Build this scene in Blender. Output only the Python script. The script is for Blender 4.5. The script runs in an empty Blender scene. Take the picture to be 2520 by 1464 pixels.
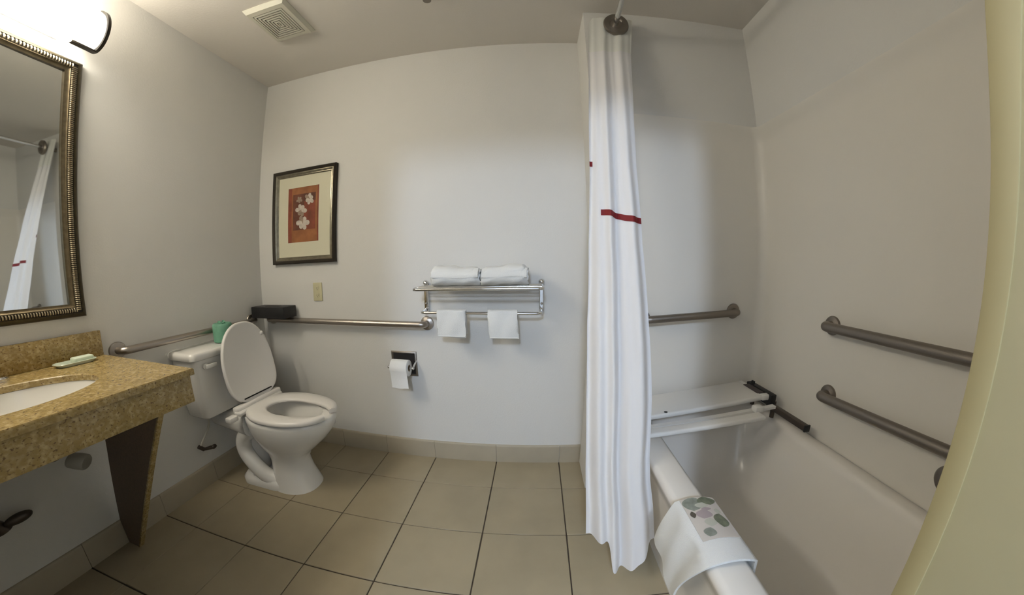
import bpy, bmesh, math, random
from mathutils import Vector, Matrix
random.seed(7)
PI = math.pi
scene = bpy.context.scene
COL = scene.collection

# ------------------------------------------------------------------ dimensions (metres)
H = 2.44            # ceiling
L = -1.783          # left wall
R = 1.152           # right wall of the bath alcove
D = 1.721           # back wall
DS = 1.456          # back wall of the bath alcove
XS = 0.275          # where the alcove begins
YF = -0.12          # front wall, inner face
JX, JY = 0.457, 0.20  # corner of the doorway on the right
SZ = 1.86           # top of the glossy bath surround
PR = 0.030          # how far the surround sits back from the drywall above

# ------------------------------------------------------------------ camera
cd = bpy.data.cameras.new('camera')
cd.type = 'PANO'; cd.panorama_type = 'FISHEYE_LENS_POLYNOMIAL'
cd.sensor_fit = 'HORIZONTAL'; cd.sensor_width = 36
cd.fisheye_fov = math.radians(175)
A1, A2, A3, A4 = 1.42645, 0.60000, -1.02779, 0.26369      # lens curve: angle = A1 r + A2 r^2 + ...
YAW, PITCH, ROLL, HC = -0.06618, -0.10511, 0.01064, 1.15981
S = 18.0
cd.fisheye_polynomial_k0 = 0
cd.fisheye_polynomial_k1 = -A1/S; cd.fisheye_polynomial_k2 = -A2/S**2
cd.fisheye_polynomial_k3 = -A3/S**3; cd.fisheye_polynomial_k4 = -A4/S**4
cam = bpy.data.objects.new('camera', cd); COL.objects.link(cam); scene.camera = cam
cy, sy = math.cos(YAW), math.sin(YAW); c_, s_ = math.cos(PITCH), math.sin(PITCH); cr, sr = math.cos(ROLL), math.sin(ROLL)
_x = Vector((cy, -sy, 0)); _y = Vector((sy, cy, 0)); _z = Vector((0, 0, 1))
_f = _y*c_ + _z*s_; _u = -_y*s_ + _z*c_
_r = _x*cr - _u*sr; _t = _x*sr + _u*cr
cam.matrix_world = Matrix(((_r.x, _t.x, -_f.x, 0), (_r.y, _t.y, -_f.y, 0), (_r.z, _t.z, -_f.z, HC), (0, 0, 0, 1)))

# ------------------------------------------------------------------ world, light, exposure
w = bpy.data.worlds.new('world'); scene.world = w; w.use_nodes = True
w.node_tree.nodes['Background'].inputs[0].default_value = (0.75, 0.82, 1.0, 1)
w.node_tree.nodes['Background'].inputs[1].default_value = 0.15
scene.view_settings.view_transform = 'Standard'; scene.view_settings.look = 'None'
scene.view_settings.exposure = 0.08; scene.view_settings.gamma = 1.0
scene.view_settings.use_curve_mapping = False
LAMP_EMIT = 24.5; LAMP_COL = (1.0, 0.935, 0.80)
def point_light(name, loc, power, col, rad):
    ld = bpy.data.lights.new(name, 'POINT'); ld.energy = power; ld.color = col; ld.shadow_soft_size = rad
    o = bpy.data.objects.new(name, ld); o.location = loc; COL.objects.link(o); return o
point_light('hall_ceiling_lamp', (-0.15, -1.85, 2.28), 128, (0.63, 0.775, 1.0), 0.11)

# ------------------------------------------------------------------ materials
def mat(name, col, rough=0.6, metal=0.0, spec=0.5, bump=0, bscale=200, var=0, vscale=8, emit=None, trans=0, col2=None, coat=0):
    m = bpy.data.materials.new(name); m.use_nodes = True
    nt = m.node_tree; b = nt.nodes['Principled BSDF']
    b.inputs['Base Color'].default_value = (*col, 1); b.inputs['Roughness'].default_value = rough
    b.inputs['Metallic'].default_value = metal; b.inputs['Specular IOR Level'].default_value = spec
    if coat: b.inputs['Coat Weight'].default_value = coat; b.inputs['Coat Roughness'].default_value = 0.08
    tc = nt.nodes.new('ShaderNodeTexCoord')
    if bump:
        n = nt.nodes.new('ShaderNodeTexNoise'); n.inputs['Scale'].default_value = bscale; n.inputs['Detail'].default_value = 4
        nt.links.new(tc.outputs['Object'], n.inputs['Vector'])
        bp = nt.nodes.new('ShaderNodeBump'); bp.inputs['Strength'].default_value = bump; bp.inputs['Distance'].default_value = 0.002
        nt.links.new(n.outputs['Fac'], bp.inputs['Height']); nt.links.new(bp.outputs['Normal'], b.inputs['Normal'])
    if var:
        n = nt.nodes.new('ShaderNodeTexNoise'); n.inputs['Scale'].default_value = vscale; n.inputs['Detail'].default_value = 5
        nt.links.new(tc.outputs['Object'], n.inputs['Vector'])
        r = nt.nodes.new('ShaderNodeValToRGB')
        c2 = col2 or tuple(c*(1-var) for c in col)
        r.color_ramp.elements[0].position = .35; r.color_ramp.elements[0].color = (*c2, 1)
        r.color_ramp.elements[1].position = .65; r.color_ramp.elements[1].color = (*col, 1)
        nt.links.new(n.outputs['Fac'], r.inputs['Fac']); nt.links.new(r.outputs['Color'], b.inputs['Base Color'])
    if emit:
        b.inputs['Emission Color'].default_value = (*emit[0], 1); b.inputs['Emission Strength'].default_value = emit[1]
    if trans:
        tr = nt.nodes.new('ShaderNodeBsdfTranslucent'); tr.inputs['Color'].default_value = (*col, 1)
        mx = nt.nodes.new('ShaderNodeMixShader'); mx.inputs[0].default_value = trans
        out = nt.nodes['Material Output']
        nt.links.new(b.outputs[0], mx.inputs[1]); nt.links.new(tr.outputs[0], mx.inputs[2]); nt.links.new(mx.outputs[0], out.inputs[0])
    return m

def granite_mat(name, base, light, dark, rough=0.25):
    m = bpy.data.materials.new(name); m.use_nodes = True
    nt = m.node_tree; b = nt.nodes['Principled BSDF']; b.inputs['Roughness'].default_value = rough
    tc = nt.nodes.new('ShaderNodeTexCoord')
    def noise(sc, det):
        n = nt.nodes.new('ShaderNodeTexNoise'); n.inputs['Scale'].default_value = sc; n.inputs['Detail'].default_value = det
        nt.links.new(tc.outputs['Object'], n.inputs['Vector']); return n
    def mixc(fac, a, bcol):
        mx = nt.nodes.new('ShaderNodeMix'); mx.data_type = 'RGBA'
        nt.links.new(fac, mx.inputs['Factor'])
        if isinstance(a, tuple): mx.inputs[6].default_value = (*a, 1)
        else: nt.links.new(a, mx.inputs[6])
        mx.inputs[7].default_value = (*bcol, 1); return mx.outputs[2]
    def ramp(sock, p0, p1):
        r = nt.nodes.new('ShaderNodeValToRGB'); r.color_ramp.elements[0].position = p0; r.color_ramp.elements[1].position = p1
        nt.links.new(sock, r.inputs['Fac']); return r.outputs['Color']
    c = mixc(ramp(noise(85, 6).outputs['Fac'], .45, .66), base, light)
    c = mixc(ramp(noise(150, 4).outputs['Fac'], .56, .68), c, dark)
    c = mixc(ramp(noise(30, 3).outputs['Fac'], .5, .8), c, tuple(x*.8 for x in base))
    nt.links.new(c, b.inputs['Base Color']); return m

M = {}
M['wall'] = mat('wall_paint', (0.71, 0.695, 0.66), 0.85, bump=0.25, bscale=160)
M['ceiling'] = mat('ceiling_paint', (0.72, 0.68, 0.62), 0.9, bump=0.3, bscale=120)
M['surround'] = mat('acrylic_surround', (0.77, 0.735, 0.67), 0.30, spec=0.22)
M['tub'] = mat('bathtub_enamel', (0.84, 0.80, 0.74), 0.18)
M['tile'] = mat('floor_tile', (0.375, 0.315, 0.21), 0.45, bump=0.1, bscale=60, var=0.10, vscale=5)
M['base'] = mat('base_tile', (0.42, 0.365, 0.27), 0.5, var=0.08, vscale=6)
M['grout'] = mat('grout', (0.085, 0.062, 0.042), 0.9, var=0.4, vscale=25)
M['jamb'] = mat('door_frame_paint', (0.51, 0.475, 0.31), 0.5, var=.05, vscale=3)
M['granite'] = granite_mat('tan_granite', (0.335, 0.235, 0.085), (0.50, 0.38, 0.18), (0.13, 0.075, 0.03))
M['legp'] = mat('leg_panel_laminate', (0.17, 0.115, 0.075), 0.6, var=.2, vscale=120)
M['ceramic'] = mat('white_ceramic', (0.80, 0.78, 0.74), 0.12, coat=.3)
M['seat'] = mat('toilet_seat_plastic', (0.78, 0.75, 0.71), 0.3)
M['dark'] = mat('slot_shade', (0.015, 0.012, 0.01), 0.8)  # near-black colour stands in for the shade inside slots and recesses
M['water'] = mat('bowl_water', (0.35, 0.33, 0.31), 0.05)
M['chrome'] = mat('chrome', (0.72, 0.72, 0.72), 0.10, metal=1)
M['steel'] = mat('brushed_steel', (0.42, 0.38, 0.34), 0.33, metal=1, bump=.15, bscale=500)
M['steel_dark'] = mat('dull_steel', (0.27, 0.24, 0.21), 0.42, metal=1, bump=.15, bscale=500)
M['mirror'] = mat('mirror_glass', (0.80, 0.82, 0.80), 0.02, metal=1)
M['fdark'] = mat('frame_dark', (0.035, 0.028, 0.02), 0.35, metal=.6)
M['fbronze'] = mat('frame_bronze', (0.16, 0.125, 0.075), 0.32, metal=.85, var=.3, vscale=60)
M['fouter'] = mat('frame_outer', (0.075, 0.06, 0.032), 0.4, metal=.7, var=.3, vscale=60)
M['frib'] = mat('frame_rib_champagne', (0.42, 0.36, 0.26), 0.25, metal=.9)
M['fsilver'] = mat('frame_silver', (0.33, 0.30, 0.23), 0.3, metal=.8, var=.25, vscale=40)
M['matboard'] = mat('cream_matboard', (0.66, 0.63, 0.48), 0.9)
M['shade'] = mat('lit_glass', (0.95, 0.95, 0.92), 0.3, emit=(LAMP_COL, LAMP_EMIT))
M['shade_end'] = mat('lit_glass_end', (0.95, 0.95, 0.92), 0.3, emit=(LAMP_COL, 2.2))
M['towel'] = mat('white_towel', (0.82, 0.82, 0.80), 0.95, bump=0.9, bscale=420)
M['paper'] = mat('tissue_paper', (0.84, 0.84, 0.83), 0.9, bump=.2, bscale=150)
M['green'] = mat('green_wrapping', (0.17, 0.40, 0.27), 0.6, bump=.5, bscale=40, var=.2, vscale=20)
M['black'] = mat('black_leather', (0.010, 0.010, 0.011), 0.5, bump=.3, bscale=200)
M['outlet'] = mat('ivory_plastic', (0.60, 0.56, 0.36), 0.4)
M['curtain'] = mat('curtain_fabric', (0.90, 0.88, 0.88), 0.75, bump=.12, bscale=300, trans=.2)
M['header'] = mat('curtain_header', (0.88, 0.88, 0.83), 0.7, trans=.3)
M['red'] = mat('red_ribbon', (0.20, 0.006, 0.008), 0.7)
M['plastic'] = mat('white_plastic', (0.76, 0.74, 0.70), 0.35)
M['brownplate'] = mat('dark_plate', (0.055, 0.04, 0.04), 0.5)
M['tubeb'] = mat('dark_metal_tube', (0.10, 0.08, 0.065), 0.4, metal=.7)
M['ventp'] = mat('vent_plastic', (0.62, 0.60, 0.50), 0.5)
M['pipe'] = mat('white_pipe', (0.50, 0.48, 0.42), 0.4)
M['soap'] = mat('soap_wrapper', (0.70, 0.78, 0.62), 0.4)
M['glassy'] = mat('clear_dish', (0.55, 0.60, 0.48), 0.15)
M['hall'] = mat('hall_wall_paint', (0.70, 0.69, 0.67), 0.9, bump=.2, bscale=150)
M['carpet'] = mat('hall_carpet', (0.25, 0.2, 0.15), 0.95, bump=.5, bscale=300)

# ------------------------------------------------------------------ mesh helper
class MB:
    def __init__(s): s.bm = bmesh.new(); s.mi = 0
    def _set(s, faces, smooth):
        for f in faces: f.material_index = s.mi; f.smooth = smooth
    def box(s, lo, hi, bev=0, seg=2, rot=None, smooth=False):
        lo, hi = Vector(lo), Vector(hi); c = (lo+hi)/2; d = hi-lo
        r = bmesh.ops.create_cube(s.bm, size=1)
        vs = r['verts']
        bmesh.ops.scale(s.bm, vec=d, verts=vs)
        fs = set(f for v in vs for f in v.link_faces)
        if bev:
            es = list(set(e for v in vs for e in v.link_edges))
            q = bmesh.ops.bevel(s.bm, geom=es, offset=bev, segments=seg, profile=.5, affect='EDGES')
            vs = list(set(v for f in s.bm.faces if f in fs or True for v in f.verts if v.is_valid and v in set(q['verts']) or False)) or q['verts']
            allv = set(q['verts'])
            for f in q['faces']:
                for v in f.verts: allv.add(v)
            stack = list(allv); seen = set(stack)
            while stack:
                v = stack.pop()
                for e in v.link_edges:
                    o = e.other_vert(v)
                    if o not in seen: seen.add(o); stack.append(o)
            vs = list(seen); fs = set(f for v in vs for f in v.link_faces); smooth = True
        if rot is not None: bmesh.ops.transform(s.bm, matrix=rot, verts=vs)
        bmesh.ops.translate(s.bm, vec=c, verts=vs)
        s._set(fs, smooth and bev > 0); return s
    def loft(s, rings, cap0=True, cap1=True, closed=True, smooth=True, wrap=False):
        vr = [[s.bm.verts.new(p) for p in r] for r in rings]
        n = len(vr[0]); fs = []
        m = len(vr) if wrap else len(vr)-1
        for i in range(m):
            a, b = vr[i], vr[(i+1) % len(vr)]
            for j in range(n if closed else n-1):
                k = (j+1) % n
                try: fs.append(s.bm.faces.new((a[j], a[k], b[k], b[j])))
                except ValueError: pass
        if not wrap:
            if cap0: fs.append(s.bm.faces.new(list(reversed(vr[0]))))
            if cap1: fs.append(s.bm.faces.new(vr[-1]))
        s._set(fs, smooth); return s
    def grid(s, rows, smooth=True):
        return s.loft(rows, False, False, closed=False, smooth=smooth)
    def poly(s, pts, smooth=False):
        f = s.bm.faces.new([s.bm.verts.new(p) for p in pts]); s._set([f], smooth); return s
    def prism(s, pts, vec, smooth=False):      # polygon pts extruded along vec
        vec = Vector(vec); a = [Vector(p) for p in pts]; b = [p+vec for p in a]
        return s.loft([a, b], smooth=smooth)
    def tube(s, path, r, seg=14, caps=True, smooth=True):
        path = [Vector(p) for p in path]; rings = []
        prev = None
        for i, p in enumerate(path):
            if i == 0: t = path[1]-p
            elif i == len(path)-1: t = p-path[i-1]
            else: t = (path[i+1]-p).normalized() + (p-path[i-1]).normalized()
            t = t.normalized()
            if prev is None:
                a = Vector((0, 0, 1)) if abs(t.z) < .9 else Vector((1, 0, 0))
                nrm = (a - t*a.dot(t)).normalized()
            else:
                nrm = (prev - t*prev.dot(t)).normalized()
            prev = nrm; bn = t.cross(nrm)
            rr = r[i] if isinstance(r, (list, tuple)) else r
            rings.append([p + (nrm*math.cos(2*PI*k/seg) + bn*math.sin(2*PI*k/seg))*rr for k in range(seg)])
        return s.loft(rings, caps, caps, smooth=smooth)
    def lathe(s, prof, origin, axis, seg=28):   # prof: (radius, height along axis)
        o = Vector(origin); t = Vector(axis).normalized()
        a = Vector((0, 0, 1)) if abs(t.z) < .9 else Vector((1, 0, 0))
        n = (a - t*a.dot(t)).normalized(); b = t.cross(n)
        rings = [[o + t*h + (n*math.cos(2*PI*k/seg)+b*math.sin(2*PI*k/seg))*max(r, 1e-5) for k in range(seg)] for r, h in prof]
        return s.loft(rings)
    def sphere(s, c, r, sc=(1, 1, 1), seg=16):
        q = bmesh.ops.create_uvsphere(s.bm, u_segments=seg, v_segments=seg//2+2, radius=r)
        bmesh.ops.scale(s.bm, vec=Vector(sc), verts=q['verts']); bmesh.ops.translate(s.bm, vec=Vector(c), verts=q['verts'])
        s._set(set(f for v in q['verts'] for f in v.link_faces), True); return s
    def use(s, i): s.mi = i; return s
    def build(s, name, m, parent=None, fix=True, sharp=40):
        if fix: bmesh.ops.recalc_face_normals(s.bm, faces=s.bm.faces)
        me = bpy.data.meshes.new(name)
        if parent is None:
            vs = [v.co for v in s.bm.verts]
            o = Vector(((min(v.x for v in vs)+max(v.x for v in vs))/2, (min(v.y for v in vs)+max(v.y for v in vs))/2, min(v.z for v in vs)))
        else: o = world_loc(parent)
        bmesh.ops.translate(s.bm, vec=-o, verts=s.bm.verts)
        s.bm.to_mesh(me); s.bm.free()
        for q in (m if isinstance(m, (list, tuple)) else [m]): me.materials.append(q)
        try: me.set_sharp_from_angle(angle=math.radians(sharp))
        except Exception: pass
        ob = bpy.data.objects.new(name, me); COL.objects.link(ob)
        if parent is None: ob.location = o
        else: ob.parent = parent
        return ob

def world_loc(o):
    v = Vector((0, 0, 0))
    while o is not None: v += o.location; o = o.parent
    return v
def thing(name, loc, label, cat, group=None):
    o = bpy.data.objects.new(name, None); o.location = loc; o.empty_display_size = .05; COL.objects.link(o)
    return tag(o, label, cat, group)
def tag(o, label, cat, group=None):
    o['label'] = label; o['category'] = cat
    if group: o['group'] = group
    return o
def struct(o): o['kind'] = 'structure'; return o
def stuff(o): o['kind'] = 'stuff'; return o

def bend(pts, rad, n=6):
    """polyline with rounded corners"""
    pts = [Vector(p) for p in pts]; out = [pts[0]]
    for i in range(1, len(pts)-1):
        a, b, c = pts[i-1], pts[i], pts[i+1]
        u = (a-b).normalized(); v = (c-b).normalized()
        r = min(rad, (a-b).length*.49, (c-b).length*.49)
        p0, p1 = b+u*r, b+v*r
        for k in range(n+1):
            t = k/n; out.append(p0*(1-t)**2 + b*2*t*(1-t) + p1*t*t)
    out.append(pts[-1]); return out

def rrect(cx, cy, hx, hy, r, n=8):
    pts = []
    for (sx, sy, a0) in ((1, 1, 0), (-1, 1, 90), (-1, -1, 180), (1, -1, 270)):
        for k in range(n+1):
            a = math.radians(a0+90*k/n)
            pts.append((cx+sx*(hx-r)+r*math.cos(a), cy+sy*(hy-r)+r*math.sin(a)))
    return pts

# wall-plane mappings: (u along the wall, v up, d out from the wall)
back = lambda u, v, d: Vector((u, D-d, v))
left = lambda u, v, d: Vector((L+d, u, v))
def sweep_frame(mb, fn, u0, v0, u1, v1, prof):
    """mitred moulding; prof = [(inset from outer edge, depth)]"""
    rings = []
    for (cu, cv, su, sv) in ((u0, v0, 1, 1), (u1, v0, -1, 1), (u1, v1, -1, -1), (u0, v1, 1, -1)):
        rings.append([fn(cu+su*w_, cv+sv*w_, d) for w_, d in prof])
    return mb.loft(rings, wrap=True, smooth=False)

# ================================================================== SETTING
COLX = [-1.783, -1.545, -1.225, -0.905, -0.588, -0.215, 0.153, 0.517]
ROWY = [1.721, 1.455, 1.115, 0.785, 0.455, 0.115, -0.225]
gap = {0: .0, 1: .002, 2: .003, 3: .0042, 4: .0052, 5: .0056, 6: .0052, 7: .003}
mb = MB(); mb.box((L-.12, -.30, -.10), (R+.12, D+.12, -.004)); floor = struct(mb.build('floor', M['grout']))
for i in range(len(COLX)-1):
    for j in range(len(ROWY)-1):
        x0, x1 = COLX[i]+gap[i]/2, COLX[i+1]-gap[i+1]/2
        gy = (.002, .0025, .0035, .005, .005, .004, .004)
        y1, y0 = ROWY[j]-gy[j]/2, ROWY[j+1]+gy[j+1]/2
        mb = MB(); h = random.uniform(-.0004, .0004)
        mb.box((x0, y0, -.009), (x1, y1, h), bev=.0015, seg=1)
        o = mb.build('tile', M['tile'], floor)
# walls
def wall(name, lo, hi, m='wall'):
    mb = MB(); mb.box(lo, hi); return struct(mb.build(name, M[m]))
wall('wall_left', (L-.12, -.30, -.004), (L, D+.12, H))
wall('wall_back', (L, D, -.004), (XS, D+.12, H))
# alcove back wall: a return that steps forward, drywall above the surround
wall('wall_alcove_corner', (XS, DS, 0), (0.44, D+.12, SZ))
wall('wall_alcove_upper', (XS, DS, SZ), (R, D+.12, H))
wall('wall_alcove_lower', (0.44, DS+.034, 0), (R+.034, D+.12, SZ))
mb = MB(); mb.box((R, -.30, SZ), (R+.14, D+.12, H)); mb.box((R+.034, -.30, -.004), (R+.14, D+.12, SZ))
struct(mb.build('wall_right', M['wall']))
mb = MB(); mb.box((L, YF-.14, -.004), (-.45, YF, H)); mb.box((-.45, YF-.14, 2.05), (JX+.02, YF, H))
struct(mb.build('wall_front', M['wall']))
wall('wall_front_chase', (JX+.03, YF-.14, -.004), (R+.03, JY-.01, H))
# painted door frame round the opening
mb = MB(); mb.box((JX, YF-.16, 0), (JX+.10, JY+.006, 2.43), bev=.004); struct(mb.build('trim_1', M['jamb']))
mb = MB(); mb.box((JX-.0015, JY-.012, 0), (JX+.006, JY+.0075, 2.43), bev=.001); struct(mb.build('trim_3', mat('door_stop', (.40, .34, .18), .5)))
mb = MB(); mb.box((-.475, YF-.155, 0), (-.445, YF+.012, 2.05), bev=.003); mb.box((-.475, YF-.155, 2.045), (JX, YF+.012, 2.075), bev=.003)
struct(mb.build('trim_2', M['jamb']))
mb = MB(); mb.box((L-.12, -.30, H), (R+.14, D+.12, H+.1)); struct(mb.build('ceiling', M['ceiling']))
# hallway beyond the doorway
wall('floor_hallway', (-1.5, -3.2, -.1), (1.5, -.30, 0), 'carpet')
wall('ceiling_hallway', (-1.5, -3.2, H), (1.5, -.30, H+.1), 'hall')
wall('wall_hallway_left', (-1.6, -3.2, 0), (-1.5, -.30, H), 'hall')
wall('wall_hallway_right', (1.5, -3.2, 0), (1.6, -.30, H), 'hall')
wall('wall_hallway_end', (-1.6, -3.3, 0), (1.6, -3.2, H), 'hall')

# tile baseboards: pieces with joints
def base_piece(fn, u0, u1, parent):
    pr = [(0, 0), (.011, 0), (.011, .108), (.009, .116), (.004, .120), (0, .120)]
    mb = MB(); mb.loft([[fn(u0, z, d) for d, z in pr], [fn(u1, z, d) for d, z in pr]], smooth=False)
    return mb.build('tile', M['base'], parent)
bb = bpy.data.objects.new('baseboard_back', None); bb.location = (-.75, D, 0); COL.objects.link(bb); struct(bb)
xs_ = [L+.012]+COLX[1:6]+[0.153, XS]
for a, b in zip(xs_[:-1], xs_[1:]): base_piece(back, a+.0008, b-.0008, bb)
bl = bpy.data.objects.new('baseboard_left', None); bl.location = (L, .7, 0); COL.objects.link(bl); struct(bl)
ys_ = [-.12, .115, .455, .785, 1.115, 1.455, D]
for a, b in zip(ys_[:-1], ys_[1:]): base_piece(left, a+.0008, b-.0008, bl)

# ================================================================== BATH
# acrylic surround lining the alcove below the drywall
def plan(off):      # off: how far behind the drywall plane
    pts = [(0.44, DS+off), (.6, DS+off), (.8, DS+off), (.95, DS+off)]
    r = .045; cx, cyy = R+off-r, DS+off-r
    for k in range(9):
        a = math.radians(90-90*k/8); pts.append((cx+r*math.cos(a), cyy+r*math.sin(a)))
    pts += [(R+off, 1.1), (R+off, .7), (R+off, JY-.005)]
    return pts
mb = MB()
rows = []
for z, off in ((0.466, PR), (.60, PR), (1.0, PR), (1.5, PR), (1.74, PR), (1.78, PR-.0005), (1.800, PR-.003), (1.818, PR-.010), (1.836, PR-.020), (1.850, PR-.027), (1.858, PR-.0295), (1.862, -.0005)):  # top rows form a steep cove, shaped to give a dark shade band
    rows.append([Vector((x, y, z)) for x, y in plan(off)])
mb.grid(rows)
struct(mb.build('wall_surround', M['surround']))

# bathtub
tub = thing('bathtub', (.8, .83, 0), 'white bathtub with a raised rim behind the shower curtain', 'bathtub')
def ring(x0, x1, y0, y1, r, z, n=8):
    return [Vector((x, y, z)) for x, y in rrect((x0+x1)/2, (y0+y1)/2, (x1-x0)/2, (y1-y0)/2, r, n)]
mb = MB()
X1, Y0, Y1 = R+PR-.001, JY+.002, DS+PR-.001
mb.loft([ring(.505, X1, Y0, Y1, .004, .0), ring(.502, X1, Y0, Y1, .004, .03), ring(.455, X1, Y0, Y1, .006, .36), ring(.440, X1, Y0, Y1, .01, .42),
         ring(.427, X1, Y0, Y1, .012, .430), ring(.424, X1, Y0, Y1, .012, .452), ring(.430, X1-.004, Y0+.004, Y1-.004, .012, .466), ring(.442, X1-.01, Y0+.01, Y1-.01, .02, .470),
         ring(.512, X1-.055, Y0+.06, Y1-.055, .08, .470), ring(.526, X1-.065, Y0+.07, Y1-.065, .09, .462), ring(.534, X1-.075, Y0+.08, Y1-.075, .10, .44),
         ring(.560, X1-.10, Y0+.11, Y1-.14, .12, .25), ring(.590, X1-.12, Y0+.14, Y1-.20, .12, .13), ring(.64, X1-.17, Y0+.2, Y1-.27, .10, .095), ring(.74, X1-.27, Y0+.4, Y1-.45, .06, .09)],
        cap0=True, cap1=True)
mb.build('tub_body', M['tub'], tub, sharp=50)

# grab bars
def grab_bar(name, ends, normals, label, mtl, r=.0175, off=.055, group=None, fr=.038):
    a, b = Vector(ends[0]), Vector(ends[1]); n0, n1 = Vector(normals[0]), Vector(normals[1])
    t = thing(name, a, label, 'grab bar', group)
    pts = bend([a, a+n0*off, b+n1*off, b] if n0 == n1 else [a, a+n0*off, Vector((a.x+n0.x*off, b.y+n1.y*off, a.z)), b], .035, 7)
    mb = MB(); mb.tube(pts, r, 18); mb.build('bar', M[mtl], t)
    for p, n in ((a, n0), (b, n1)):
        mb = MB(); mb.lathe([(fr, 0.0005), (fr, .004), (fr-.003, .009), (fr-.014, .012), (r+.002, .014)], p, n); mb.build('flange', M[mtl], t)
    return t
BZ = .852
grab_bar('grab_bar', ((L, .775, BZ), (L, 1.60, BZ)), ((1, 0, 0), (1, 0, 0)), 'brushed steel grab bar on the left wall behind the toilet tank', 'steel')
grab_bar('grab_bar', ((-1.69, D, BZ-.004), (-.568, D, BZ-.010)), ((0, -1, 0), (0, -1, 0)), 'long brushed steel grab bar on the back wall below the outlet and picture', 'steel')
DP, RP = DS+PR, R+PR
grab_bar('grab_bar', ((.50, DP, .905), (1.0, DP, .931)), ((0, -1, 0), (0, -1, 0)), 'steel grab bar on the alcove back wall, running out from behind the curtain', 'steel_dark')
grab_bar('grab_bar', ((RP, 1.015, .938), (RP, .26, .945)), ((-1, 0, 0), (-1, 0, 0)), 'upper steel grab bar on the long right wall above the tub', 'steel_dark', r=.019)
grab_bar('grab_bar', ((RP, .985, .668), (RP, .26, .697)), ((-1, 0, 0), (-1, 0, 0)), 'lower steel grab bar on the long right wall above the tub', 'steel_dark', r=.019)
mb = MB(); mb.lathe([(.052, .0005), (.052, .003), (.045, .012), (.02, .018), (.0, .019)], (RP, .500, .585), (-1, 0, 0), 32)
tag(mb.build('wall_plate', M['steel_dark']), 'round dull metal plate on the right wall, half hidden by the door frame', 'wall plate')

# fold-down bench at the head of the tub
b = thing('bath_bench', (.72, 1.28, .471), 'white slatted bath seat with dark metal arm at the far end of the tub', 'bath seat')
def slat(y0, y1, z0, z1, x0, x1, dz=0.0):
    mb = MB()
    rings = []
    for x in (x0, x0+.004, x0+.012, x1-.012, x1-.004, x1):
        k = .55 if x in (x0, x1) else (.85 if x in (x0+.004, x1-.004) else 1)
        pts = rrect((y0+y1)/2, (z0+z1)/2, (y1-y0)/2*(.97 if k < 1 else 1), (z1-z0)/2*k, (z1-z0)/2*k*.8, 4)
        rings.append([Vector((x, y, z+dz*(x-x0))) for y, z in pts])
    mb.loft(rings, smooth=True); return mb.build('slat', M['plastic'], b)
DZ = .078
def bz(x): return DZ*(x-.40)
slat(1.215, 1.425, .512, .536, .40, 1.045, DZ)
slat(1.075, 1.125, .513, .534, .40, .955, DZ*.6)
for (a_, c_2) in (((1.036, 1.372, .560), (1.062, 1.424, .588)), ((1.036, 1.215, .560), (1.080, 1.245, .588)), ((.945, 1.132, .545), (.990, 1.172, .572))):
    mb = MB(); mb.box(a_, c_2, bev=.007); mb.build('end_cap', M['plastic'], b)
mb = MB(); mb.box((1.030, 1.249, .565), (1.068, 1.368, .5885), bev=.002); mb.build('end_plate', M['brownplate'], b)
mb = MB(); mb.box((1.074, 1.20, .535), (1.106, 1.40, .590), bev=.004); mb.build('hinge_bracket', M['black'], b)
mb = MB(); mb.box((1.076, 1.345, .588), (1.084, 1.365, .606)); mb.build('hinge_pin', M['black'], b)
mb = MB(); mb.prism([(.44, 1.165, .500), (1.08, 1.165, .540), (1.08, 1.165, .552), (.44, 1.165, .512)], (0, .025, 0)); mb.build('cross_bar', M['plastic'], b)
mb = MB(); mb.box((1.085, .985, .518), (1.110, 1.24, .543), bev=.002); mb.build('support_arm', M['tubeb'], b)
mb = MB(); mb.box((1.083, .978, .516), (1.112, .986, .545), bev=.002); mb.build('arm_cap', M['black'], b)
for x, y in ((.47, 1.2), (.47, 1.40), (1.115, 1.22), (1.115, 1.38)):
    mb = MB(); mb.tube([(x, y, .4705), (x, y, .505 if x < .6 else .55)], .011, 10); mb.build('leg', M['tubeb'], b)
mb = MB(); mb.lathe([(.008, 0), (.008, .0015), (0, .002)], (.555, 1.228, .5480), (0, 0, 1), 12); mb.build('bolt', M['black'], b)

# curtain rod
rod = thing('curtain_rod', (.413, DS, 2.295), 'chrome shower curtain rod fixed high on the alcove wall', 'curtain rod')
mb = MB(); mb.tube([(.413, DS-.01, 2.297), (.405, 1.3, 2.297), (.385, .9, 2.30), (.372, .55, 2.30), (.37, JY, 2.30)], .0125, 16); mb.build('rod', M['chrome'], rod)
mb = MB(); mb.lathe([(.016, .0), (.016, .070), (.050, .078), (.060, .084), (.061, .090), (.057, .097), (.040, .101), (.033, .099), (.028, .094), (.014, .094)], (.411, DS, 2.297), (0, -1, 0), 36); mb.build('flange', M['steel_dark'], rod)
mb = MB(); mb.lathe([(.034, .0), (.036, .006), (.03, .018), (.014, .022)], (.37, JY+.0065, 2.30), (0, 1, 0), 30); mb.build('flange', M['chrome'], rod)

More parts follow.
